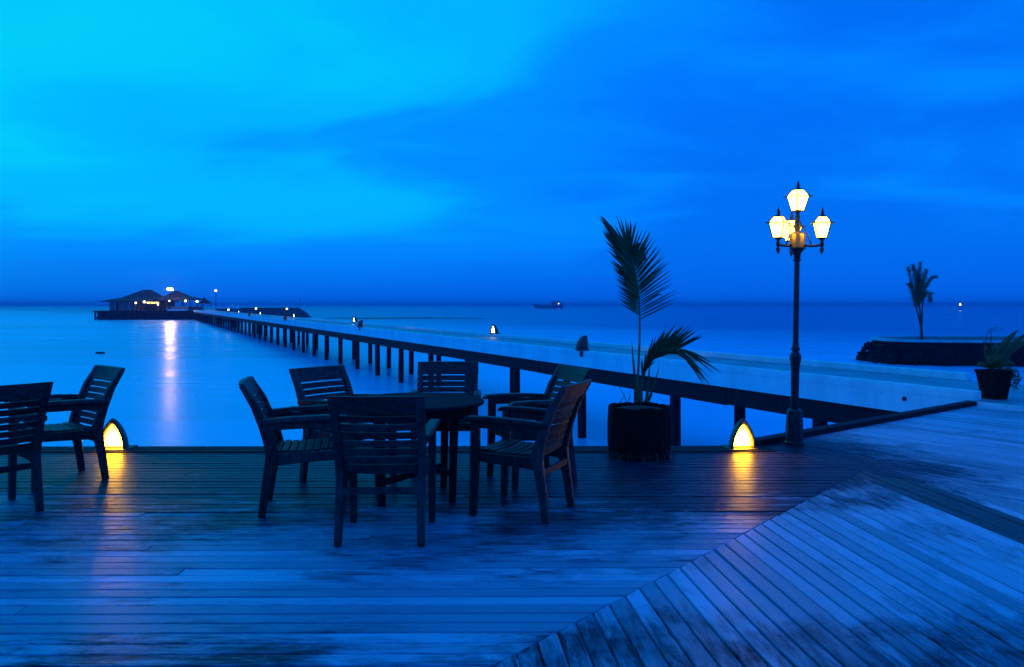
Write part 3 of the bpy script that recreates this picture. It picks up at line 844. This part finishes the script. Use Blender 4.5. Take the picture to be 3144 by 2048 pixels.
# ------------------------------------------------------------------ walled islet with a palm
IY = 50.0
isl = empty('walled_islet', (28, IY, WATER)); tag(isl, 'low islet of black stone with a pale rim beyond the pier', 'islet')
def il(x, y, z): return (x-28, y-IY, z-WATER)
rng = random.Random(21)
N = 120; ring = []
for i in range(N):
    a = 2*math.pi*i/N
    cxx, cyy = math.cos(a), math.sin(a)
    ex, ey = math.copysign(abs(cxx)**.45, cxx), math.copysign(abs(cyy)**.6, cyy)
    ring.append((39.5+15.7*ex, 51.6+3.4*ey))
sm = MB(); vs_ = []; L = 8
for j in range(L+1):
    f = j/L; z = -.60 - (1.9)*f if j else -.86
    z = -.86 - 1.75*f
    for i, (x, y) in enumerate(ring):
        out = .25*f + .55*f*f
        dx, dy = x-39.5, y-51.6; l_ = math.hypot(dx, dy)
        jn = rng.uniform(-.16, .22)*(0 if j == 0 else 1)
        vs_.append(il(x+dx/l_*(out+jn), y+dy/l_*(out+jn), z+rng.uniform(-.06, .06)*(1 if j else 0)))
fs = [(j*N+i, j*N+(i+1) % N, (j+1)*N+(i+1) % N, (j+1)*N+i) for j in range(L) for i in range(N)]
sm.add(vs_, fs + [tuple(range(N))]).build('stone_face', M['stone'], isl)
# coping stones round the top
ring2 = [(39.5+(x-39.5)*1.004, 51.6+(y-51.6)*1.01) for x, y in ring]
for i in range(0, N, 3):
    pts = [Vector(ring2[(i+k_) % N]) for k_ in range(4)]
    cen = Vector((39.5, 51.6)); outp = [p + (p-cen).normalized()*.08 for p in pts]; inn = [p - (p-cen).normalized()*.38 for p in pts]
    poly = [il(p.x, p.y, 0)[:2] for p in outp] + [il(p.x, p.y, 0)[:2] for p in reversed(inn)]
    zt = -.70 + rng.uniform(-.015, .015)
    MB().prism(poly, -.858-WATER, zt-WATER).build('coping_stone', M['rim'], isl)
MB().add([il(x, y, -.78) for x, y in [(39.5+(a-39.5)*.97, 51.6+(b_-51.6)*.90) for a, b_ in ring]], [tuple(range(N))]).build('infill', M['sand'], isl)
# loose stones on the slope
for i in range(70):
    a = R(random.uniform(160, 290)); cxx, cyy = math.cos(a), math.sin(a)
    ex, ey = math.copysign(abs(cxx)**.45, cxx), math.copysign(abs(cyy)**.6, cyy)
    f = random.random()
    c = (39.5+(15.9+.6*f)*ex, 51.6+(3.6+.6*f)*ey, -1.0-1.3*f); s_ = random.uniform(.18, .38)
    bm = bmesh.new(); bmesh.ops.create_icosphere(bm, subdivisions=1, radius=s_)
    for v in bm.verts: v.co *= random.uniform(.75, 1.2); v.co.z *= .7
    me = bpy.data.meshes.new('stone'); bm.to_mesh(me); bm.free(); me.materials.append(M['stone'])
    o = bpy.data.objects.new('stone', me); col.objects.link(o); o.parent = isl; o.location = il(*c)

IPX, IPY = (2830-1572)*51.0/FPX, 51.0
ip = empty('palm_tree', (IPX, IPY, -.79)); tag(ip, 'small multi stemmed palm tree standing on the black stone islet', 'palm tree')
def ipt(xs, ys, dy=0.0):
    q = at(xs, ys, IPY+dy); return Vector((q.x-IPX, dy, q.z+.79))
MB().tube([ipt(2830, 1046), ipt(2830, 1030), ipt(2828, 1000), ipt(2826, 985)], [.12, .10, .085, .08], 9).build('trunk', M['trunk'], ip, smooth=True)
stems = [[(2828, 1000), (2818, 965), (2806, 915), (2795, 860)], [(2828, 995), (2824, 950), (2815, 890), (2812, 840)], [(2830, 1000), (2832, 940), (2838, 905), (2850, 870)]]
for i, s in enumerate(stems):
    MB().tube([ipt(*q, .15*(i-1)) for q in s], [.06, .05, .04, .02], 7).build('stem', M['trunk'], ip, smooth=True)
cw = MB(); rng = random.Random(4)
def small_frond(pts, L0, n=34, up=1.0):
    P = [Vector(p) for p in pts]
    for i in range(n):
        f = i/(n-1); 
        s = f*(len(P)-1); k_ = min(int(s), len(P)-2); p = P[k_].lerp(P[k_+1], s-k_); d = (P[k_+1]-P[k_]).normalized()
        for sd in (-1, 1):
            q = Vector((sd*rng.uniform(.35, .9), rng.uniform(-.6, .6), rng.uniform(-.2, .3)*up)) + d*rng.uniform(.5, 1.1)
            q = q.normalized()*L0*rng.uniform(.6, 1.1)*(1-.45*f)
            mid_ = p+q*.55; tip = p+q+Vector((0, 0, -.12*L0))
            w = Vector((-q.z, 0, q.x)).normalized()*.013
            cw.add([p-w, p+w, mid_+w*.9, mid_-w*.9, tip], [(0,1,2,3), (3,2,4)])
    cw.tube(P, [.03, .022, .015, .008][:len(P)], 5)
for tgt in ([(2812, 950), (2800, 900), (2785, 850), (2776, 822)], [(2818, 940), (2812, 890), (2802, 840), (2798, 815)], [(2822, 940), (2822, 880), (2826, 840), (2828, 808)],
            [(2826, 930), (2834, 880), (2846, 850), (2852, 830)], [(2830, 920), (2848, 880), (2870, 858), (2892, 850)], [(2812, 930), (2800, 900), (2788, 880), (2778, 872)],
            [(2832, 925), (2850, 900), (2866, 900), (2872, 925)], [(2820, 930), (2820, 890), (2818, 860), (2814, 830)], [(2824, 925), (2832, 890), (2836, 868), (2842, 850)]):
    small_frond([ipt(2820+(q[0]-2820)*.72, q[1], rng.uniform(-.4, .4)) for q in tgt], .56, 80)
tag(cw.build('crown', M['leaf'], ip), kind='stuff')

# ------------------------------------------------------------------ far things: breakwater, sandbank, pavilions
BY = 236.0
bw = MB(); xl, xr = at(690, 0, BY).x, at(955, 0, BY).x
N = 40; vs_ = []; rng = random.Random(8)
for i in range(N+1):
    f = i/N; x = xl + (xr-3.9-xl)*f
    for dy, z in ((-3.0, WATER-.3), (-1.4, -.4), (-.7, .58), (1.2, .60), (3.5, WATER-.3)):
        vs_.append((x+rng.uniform(-.15, .15), BY+dy+rng.uniform(-.25, .25), z+rng.uniform(-.05, .05)))
base_i = len(vs_)
vs_ += [(xr, BY-2, WATER-.3), (xr, BY+2, WATER-.3), (xr-1.8, BY-1, -.6), (xr-1.8, BY+1, -.6)]
fs = [(i*5+k_, i*5+k_+1, i*5+k_+6, i*5+k_+5) for i in range(N) for k_ in range(4)]
q = N*5
fs += [(q, q+1, base_i+2, base_i), (q+1, q+2, base_i+2), (q+2, q+3, base_i+3, base_i+2), (q+3, q+4, base_i+1, base_i+3), (base_i, base_i+2, base_i+3, base_i+1)]
bwo = bw.add(vs_, fs).build('breakwater', M['rock']); tag(bwo, 'dark sloping stone breakwater at the far end of the pier', 'breakwater')
mk = empty('marker_pole', at(921, 945, BY)); tag(mk, 'thin unlit marker pole on the far breakwater', 'pole')
MB().tube([(0, 0, -.05), (.05, 0, 2.5)], .06, 6).build('post', M['hull'], mk)
MB().lathe([(.02, 2.45), (.18, 2.5), (.2, 2.65), (.1, 2.8), (.02, 2.85)], 8).build('topmark', M['hull'], mk)
sb = MB(); N = 50; vs_ = []; x0, x1 = at(985, 0, 212).x, at(1495, 0, 212).x
for i in range(N+1):
    f = i/N; x = x0+(x1-x0)*f; h = .22*math.sin(math.pi*min(1, f*1.02))**.4 + rng.uniform(0, .06); w = 1.6 + 9*max(0, 1-abs(f-.3)/.22)
    for dy, z in ((-w, -.12), (-w*.4, h*.7), (.5, h), (5, -.12)): vs_.append((x, 216+dy, WATER+z))
fs = [(i*4+k_, i*4+k_+1, i*4+k_+5, i*4+k_+4) for i in range(N) for k_ in range(3)]
tag(sb.add(vs_, fs).build('sandbank', M['sand']), 'thin dark sandbank lying low in the water behind the pier', kind='structure')

# platform
SY = 200.0
def fx(xs): return (xs-1572)*SY/FPX
def fz(ys): return CAM_H-(ys-936)*SY/FPX
pf = empty('pavilion_platform', (fx(440), SY, WATER)); tag(pf, 'dark raised platform at the pier end carrying the pavilions', 'platform')
ox, oy, oz = pf.location
MB().box((fx(448)-ox, 6, -.15-oz), (fx(592)-fx(306), 18, .3)).build('slab', M['dark_timber'], pf)
MB().box((fx(448)-ox, 6.4, -1.4-oz), (fx(592)-fx(306)-.8, 16.4, 2.2)).build('skirt', M['dark_timber'], pf)
first = True
for i in range(15):
    xq = fx(310) + (fx(588)-fx(310))*i/14 - ox
    pc = MB().box((0, 0, 0), (.35, .35, 2.6)) if first else None
    if first: pob = pc.build('pile', M['dark_timber'], pf); first = False; o = pob
    else: o = pob.copy(); col.objects.link(o); o.parent = pf
    o.location = (xq, -2.7, 1.0)
st = MB()
for s in (-.6, .6):
    st.sweep([(fx(307)-ox, s+3, 2.15), (fx(278)-ox, s+3, .05)], (.12, .3), side=Vector((0, 1, 0)))
st.build('stair_string', M['dark_timber'], pf)
for i in range(8):
    f = (i+.5)/8; MB().box((fx(307)*(1-f)+fx(278)*f-ox, 3, 2.15-2.1*f), (.3, 1.2, .06)).build('stair_tread', M['dark_timber'], pf)
# white kerb at the head of the pier and railings
MB().box(((fx(530)+fx(588))/2-ox, -2.8, .18-oz), (fx(588)-fx(530), .3, .32)).build('kerb', M['white'], pf)
def railing(x0, x1, y, z, n, h=.95):
    for i in range(n):
        MB().box((x0+(x1-x0)*i/(n-1)-ox, y, z+h/2-oz), (.07, .07, h)).build('railing_post', M['white'], pf)
    for q in (.45, .95): MB().box(((x0+x1)/2-ox, y, z+q*h-oz), (x1-x0, .05, .05)).build('railing', M['white'], pf)
railing(fx(525), fx(588), -2.4, .0, 9)

def hip_roof(x0, x1, y0, y1, z0, r0, r1, z1, kick=.32, ko=.50):
    """flared hip roof: eave rectangle, a break in slope, a short ridge"""
    yc = (y0+y1)/2; f = .42
    def lerp(a, b_, t): return a+(b_-a)*t
    E = [(x0, y0, z0), (x1, y0, z0), (x1, y1, z0), (x0, y1, z0)]
    zb = lerp(z0, z1, kick)
    B_ = [(lerp(x0, r0, ko), lerp(y0, yc, ko), zb), (lerp(x1, r1, ko), lerp(y0, yc, ko), zb), (lerp(x1, r1, ko), lerp(y1, yc, ko), zb), (lerp(x0, r0, ko), lerp(y1, yc, ko), zb)]
    Rg = [(r0, yc, z1), (r1, yc, z1)]
    vs_ = E + B_ + Rg + [(p[0], p[1], p[2]-.18) for p in E]
    fs = [(i, (i+1) % 4, 4+(i+1) % 4, 4+i) for i in range(4)] + [(4, 5, 9, 8), (5, 6, 9), (6, 7, 8, 9), (7, 4, 8)]
    fs += [(10+i, 10+(i+1) % 4, (i+1) % 4, i) for i in range(4)] + [(13, 12, 11, 10)]
    return MB().add(vs_, fs)
pv = empty('pavilion', (fx(400), SY+5, 0)); tag(pv, 'large dark hipped roof pavilion with pale walls at the end of pier', 'building')
lx, ly = pv.location.x, pv.location.y
def sh(mb, px_, py_):
    mb.v = [(v[0]-px_, v[1]-py_, v[2]) for v in mb.v]; return mb
sh(hip_roof(fx(320), fx(485), SY-2, SY+13, fz(924.5), fx(408), fx(435), fz(888.5)), lx, ly).build('roof', M['roof'], pv)
wl_ = [(334, 349), (362, 374), (376, 392), (394, 410)]
for a, b_ in wl_:
    sh(MB().box(((fx(a)+fx(b_))/2, SY+.5, 1.2), (fx(b_)-fx(a), .2, 2.38)), lx, ly).build('wall_panel', M['wall'], pv)
sh(MB().box(((fx(349)+fx(362))/2, SY+.8, 1.1), (fx(362)-fx(349)-.1, .1, 2.15)), lx, ly).build('door', M['dark_timber'], pv)
sh(MB().box(((fx(334)+fx(478))/2, SY+11.5, 1.2), (fx(478)-fx(334), .2, 2.38)), lx, ly).build('back_wall', M['wall'], pv)
sh(MB().box((fx(410), SY+6, 1.2), (.2, 11, 2.38)), lx, ly).build('side_wall', M['wall'], pv)
for xs in (412, 424, 436, 450, 466, 480):
    sh(MB().box((fx(xs), SY-.6, 1.2), (.18, .18, 2.38)), lx, ly).build('post', M['dark_timber'], pv)
sh(MB().box(((fx(440)+fx(482))/2, SY+2.5, .5), (fx(482)-fx(440), .7, 1.0)), lx, ly).build('bar_counter', M['dark_timber'], pv)
for xs in (446, 453, 459, 466, 473, 478):
    sh(MB().lathe([(.02, 2.22), (.26, 2.08), (.30, 1.92), (.22, 1.8), (.02, 1.76)], 10, (fx(xs), SY+1.5+random.uniform(-.4, .4), 0)), lx, ly).build('ceiling_lamp', M['glow_room'], pv)
pv2 = empty('open_pavilion', (fx(528), SY+5, 0)); tag(pv2, 'smaller open sided pavilion with dark pyramid roof right of the large one', 'building')
lx, ly = pv2.location.x, pv2.location.y
sh(hip_roof(fx(474), fx(588.5), SY-1.6, SY+10, fz(918.5), fx(516), fx(524), fz(892)), lx, ly).build('roof', M['roof'], pv2)
for xs in (490, 516, 540, 562, 578):
    for yy in (SY-.8, SY+9):
        sh(MB().box((fx(xs), yy, 1.4), (.16, .16, 2.8)), lx, ly).build('post', M['wall'], pv2)
sh(MB().box(((fx(490)+fx(578))/2, SY+8.8, .55), (fx(578)-fx(490), .1, .9)), lx, ly).build('balustrade', M['wall'], pv2)
sh(MB().box(((fx(490)+fx(578))/2, SY-.9, 2.62), (fx(578)-fx(490), .12, .18)), lx, ly).build('eave_beam', M['wall'], pv2)
for xs in (500, 508, 527, 534, 546, 552):
    sh(MB().lathe([(.25, .0), (.06, .05), (.06, .66), (.5, .70), (.5, .74)], 10, (fx(xs), SY+random.uniform(1, 5), 0)), lx, ly).build('bar_table', M['dark_timber'], pv2)
ht = empty('kiosk', (fx(617), SY+2, .06)); tag(ht, 'tiny kiosk with a pointed roof beside the pier head', 'building')
lx, ly = ht.location.x, ht.location.y
HZ = .06
def hbox(name, c, s, mat): MB().box(c, s).build(name, mat, ht)
MB().add([(-.95, -1, 1.72), (1.55, -1, 1.72), (1.55, 1.4, 1.72), (-.95, 1.4, 1.72), (.0, .2, 3.3)], [(0,1,4),(1,2,4),(2,3,4),(3,0,4),(3,2,1,0)]).build('roof', M['roof'], ht)
for x, y in ((-.75, -.8), (1.3, -.8), (1.3, 1.2), (-.75, 1.2), (.25, -.8)): hbox('post', (x, y, .86), (.09, .09, 1.72), M['wall'])
hbox('railing', (.28, -.8, .8), (2.0, .05, .06), M['wall']); hbox('railing', (.28, -.8, .4), (2.0, .05, .06), M['wall'])
hb_ = MB().box((.28, .2, -.06), (3.0, 2.8, .10)); hb_.build('floor', M['dark_timber'], ht)
MB().box((.28, .2, -1.3), (2.6, 2.4, 2.3)).build('base', M['dark_timber'], ht)

# lights at the far end
def globe_lamp(xs, ys, y, z_base, lab, r=.28, cat='lamp', pole=.035):
    p = at(xs, ys, y); o = empty('globe_lamp', (p.x, y, z_base)); tag(o, lab, cat, 'globe lamps at the pier end')
    h = p.z-z_base
    r *= .78
    MB().tube([(0, 0, 0), (0, 0, h-r*.8)], [pole*1.4, pole], 8).build('post', M['iron'], o)
    bm = bmesh.new(); bmesh.ops.create_uvsphere(bm, u_segments=14, v_segments=10, radius=r)
    me = bpy.data.meshes.new('globe'); bm.to_mesh(me); bm.free(); me.materials.append(M['glow_globe'])
    for f_ in me.polygons: f_.use_smooth = True
    gl = bpy.data.objects.new('globe', me); col.objects.link(gl); gl.parent = o; gl.location = (0, 0, h)
    MB().lathe([(r*.5, h-r*1.05), (r*.55, h-r*.9), (r*.3, h-r*.8)], 10).build('collar', M['iron'], o)
    return o
globe_lamp(881, 948.5, 85.6, .2, 'globe lamp standing before the middle of the dark breakwater', .11, pole=.025)
globe_lamp(786, 947.5, 109.6, .2, 'globe lamp standing before the left part of the dark breakwater', .14, pole=.03)
globe_lamp(701, 951.0, 115.0, .2, 'globe lamp on near pier edge in front of the white boat', .15, pole=.03)
globe_lamp(662.7, 892.5, 170.0, .2, 'tall slender globe lamp rising above the horizon on the pier', .28, pole=.05)
globe_lamp(605, 925.5, 194.0, .06, 'globe lamp just left of the tiny kiosk', .33)
globe_lamp(570, 924, 196.6, .0, 'globe lamp under the right end of the small pavilion roof', .33)
globe_lamp(520, 924, 197.2, .0, 'globe lamp below the floodlight pole', .22)
globe_lamp(485, 935, 197.0, .0, 'low globe lamp between the two pavilions', .22)
globe_lamp(443, 927, 197.4, .0, 'globe lamp beside the warm lit bar of the large pavilion', .36)
globe_lamp(417, 930, 197.4, .0, 'globe lamp before the wall of the large pavilion', .28)
# floodlight
fp = at(522, 889.5, 197.5); fl = empty('floodlight', (fp.x, 197.5, 0)); tag(fl, 'dazzling floodlight on a pole in front of the small pavilion roof', 'floodlight')
MB().tube([(0, 0, 0), (0, 0, fp.z-.1)], [.1, .06], 8).build('pole', M['iron'], fl)
MB().box((0, .05, fp.z-.1), (1.1, .08, .08)).build('crossbar', M['iron'], fl)
for dx, dz in ((-.42, .08), (0, .16), (.42, .05)):
    MB().box((dx, .12, fp.z+dz+.06), (.36, .2, .34)).build('housing', M['iron'], fl)
    MB().add([(dx+.24*math.cos(a*math.pi/6), -.02, fp.z+dz+.02+.22*math.sin(a*math.pi/6)) for a in range(12)] + [(dx+.18*math.cos(a*math.pi/6), -.10, fp.z+dz+.02+.16*math.sin(a*math.pi/6)) for a in range(12)],
             [(i, (i+1) % 12, 12+(i+1) % 12, 12+i) for i in range(12)] + [tuple(12+i for i in range(12)), tuple(reversed(range(12)))]).build('lens', M['glow_flood'], fl)

# small boat moored behind the pier
BTY = 172.0
bt = empty('moored_boat', (at(695, 0, BTY).x, BTY, WATER)); tag(bt, 'small white moored boat with a low cabin and slanting pole behind pier', 'boat')
def bl(xs, ys, dy=0):
    q = at(xs, ys, BTY+dy); return Vector((q.x-bt.location.x, dy, q.z-WATER))
secs = [(664, .15, 947.5), (668, .6, 947), (680, .95, 948), (700, 1.1, 948.5), (720, 1.1, 948), (736, .95, 947)]
vs_ = []
for xs, hw, ys in secs:
    top = bl(xs, ys); xk = top.x + (.25 if xs < 670 else 0)
    vs_ += [(top.x, -hw, top.z), (xk, -hw*.75, .05), (xk, 0, -.3), (xk, hw*.75, .05), (top.x, hw, top.z)]
fs = [(i*5+k_, i*5+k_+1, i*5+k_+6, i*5+k_+5) for i in range(5) for k_ in range(4)] + [(i*5+4, i*5, i*5+5, i*5+9) for i in range(5)] + [(0,1,2,3,4), (29,28,27,26,25)]
MB().add(vs_, fs).build('hull', M['hull'], bt)
cab = [(665, 947), (671, 943.5), (678, 941), (700, 940.8), (716, 942), (729, 943), (731, 947.5)]
vs_ = []
for xs, ys in cab:
    q = bl(xs, ys); vs_ += [(q.x, -.75, q.z), (q.x, .75, q.z)]
fs = [(2*i, 2*i+1, 2*i+3, 2*i+2) for i in range(6)] + [tuple(2*i for i in range(7)), tuple(2*i+1 for i in reversed(range(7))), (0, 1, 13, 12)]
MB().add(vs_, fs).build('cabin', M['white'], bt)
MB().tube([bl(702, 945, -.8), bl(717.5, 934.5, -.8)], .09, 6).build('slanting_pole', M['white'], bt)
MB().tube([bl(728, 943), bl(730.5, 937)], [.12, .05], 6).build('stern_post', M['white'], bt)

# ship far out
SHY = 822.0
shp = empty('ship', (at(1684, 0, SHY).x, SHY, WATER)); tag(shp, 'distant ship with a raised stern cabin out on the open sea', 'ship')
def sl(xs, ys, dy=0):
    q = at(xs, ys, SHY+dy); return Vector((q.x-shp.location.x, dy, q.z-WATER))
secs = [(1636, .3, 932.8), (1645, 1.6, 934.5), (1660, 2.8, 936), (1690, 3.2, 937), (1715, 3.2, 936.5), (1730, 2.9, 935)]
vs_ = []
for xs, hw, ys in secs:
    q = sl(xs, ys); xk = q.x + (3.0 if xs < 1640 else (1.2 if xs < 1650 else 0)) - (1.0 if xs > 1725 else 0)
    vs_ += [(q.x, -hw, q.z), (xk, -hw*.8, .2), (xk, 0, -1), (xk, hw*.8, .2), (q.x, hw, q.z)]
fs = [(i*5+k_, i*5+k_+1, i*5+k_+6, i*5+k_+5) for i in range(5) for k_ in range(4)] + [(i*5+4, i*5, i*5+5, i*5+9) for i in range(5)] + [(0,1,2,3,4), (29,28,27,26,25)]
MB().add(vs_, fs).build('hull', M['hull'], shp)
def sbox(name, xa, xb, ya, yb, hw, mat='hull'):
    a, b_ = sl(xa, yb), sl(xb, ya)
    return MB().box(((a.x+b_.x)/2, 0, (a.z+b_.z)/2), (b_.x-a.x, 2*hw, b_.z-a.z)).build(name, M[mat], shp)
sbox('lower_cabin', 1680, 1726, 930.5, 937, 2.4); sbox('bridge', 1694, 1716, 926, 930.4, 2.0); sbox('canopy', 1696, 1731, 928.6, 929.4, 2.6); sbox('flybridge_roof', 1693, 1722, 922.8, 923.5, 2.0)
for xs in (1698, 1706, 1716): MB().tube([sl(xs, 927), sl(xs, 923)], .15, 5).build('roof_post', M['hull'], shp)
for xs in (1684, 1690): MB().lathe([(.1, -.12), (.95, -.1), (.95, .1), (.1, .12)], 12).build('porthole', M['white'], shp, loc=sl(xs, 933.5, -2.5)).rotation_euler = (R(90), 0, 0)
gq = MB().lathe([(.05, -.5), (.45, -.3), (.5, .1), (.3, .4), (.05, .5)], 10).build('stern_light', M['glow_globe'], shp, loc=sl(1715, 932, -3.2))

# beacon on the horizon, right
bc = empty('beacon', (at(2948, 0, 560).x, 560, WATER)); tag(bc, 'lone white beacon light on the horizon right of the islet palm', 'beacon')
q = at(2948, 935, 560).z-WATER
MB().tube([(0, 0, -.5), (0, 0, q-.5)], [.22, .16], 8).build('post', M['iron'], bc)
MB().lathe([(.05, q-.6), (.5, q-.45), (.55, q), (.45, q+.45), (.05, q+.6)], 12).build('lamp', M['glow_globe'], bc, smooth=True)
# mooring float, left water
q = ground(308, 1086, WATER); fo = empty('mooring_float', q); tag(fo, 'small dark mooring float on the calm water at left', 'float')
MB().tube([(-.34, 0, .03), (-.28, 0, .05), (.28, 0, .05), (.34, 0, .03)], [.03, .10, .10, .03], 10).build('float_body', M['iron'], fo, smooth=True)
MB().tube([(-.36, 0, .04), (-.42, -.05, -.03)], .02, 5).build('shackle', M['iron'], fo)

# ------------------------------------------------------------------ damp evening air
hm = bpy.data.materials.new('damp_air'); hm.use_nodes = True
hn = hm.node_tree; hn.nodes.clear()
pvn = hn.nodes.new('ShaderNodeVolumePrincipled'); pvn.inputs['Color'].default_value = (.46, .48, 1, 1); pvn.inputs['Density'].default_value = HAZE; pvn.inputs['Anisotropy'].default_value = .2
ho = hn.nodes.new('ShaderNodeOutputMaterial'); hn.links.new(pvn.outputs[0], ho.inputs['Volume'])
hb = MB().box((0, 4350, 3.0), (18600, 9700, 14.0))
hz_o = hb.build('haze', hm); tag(hz_o, 'thin blue evening haze over the sea', kind='stuff')
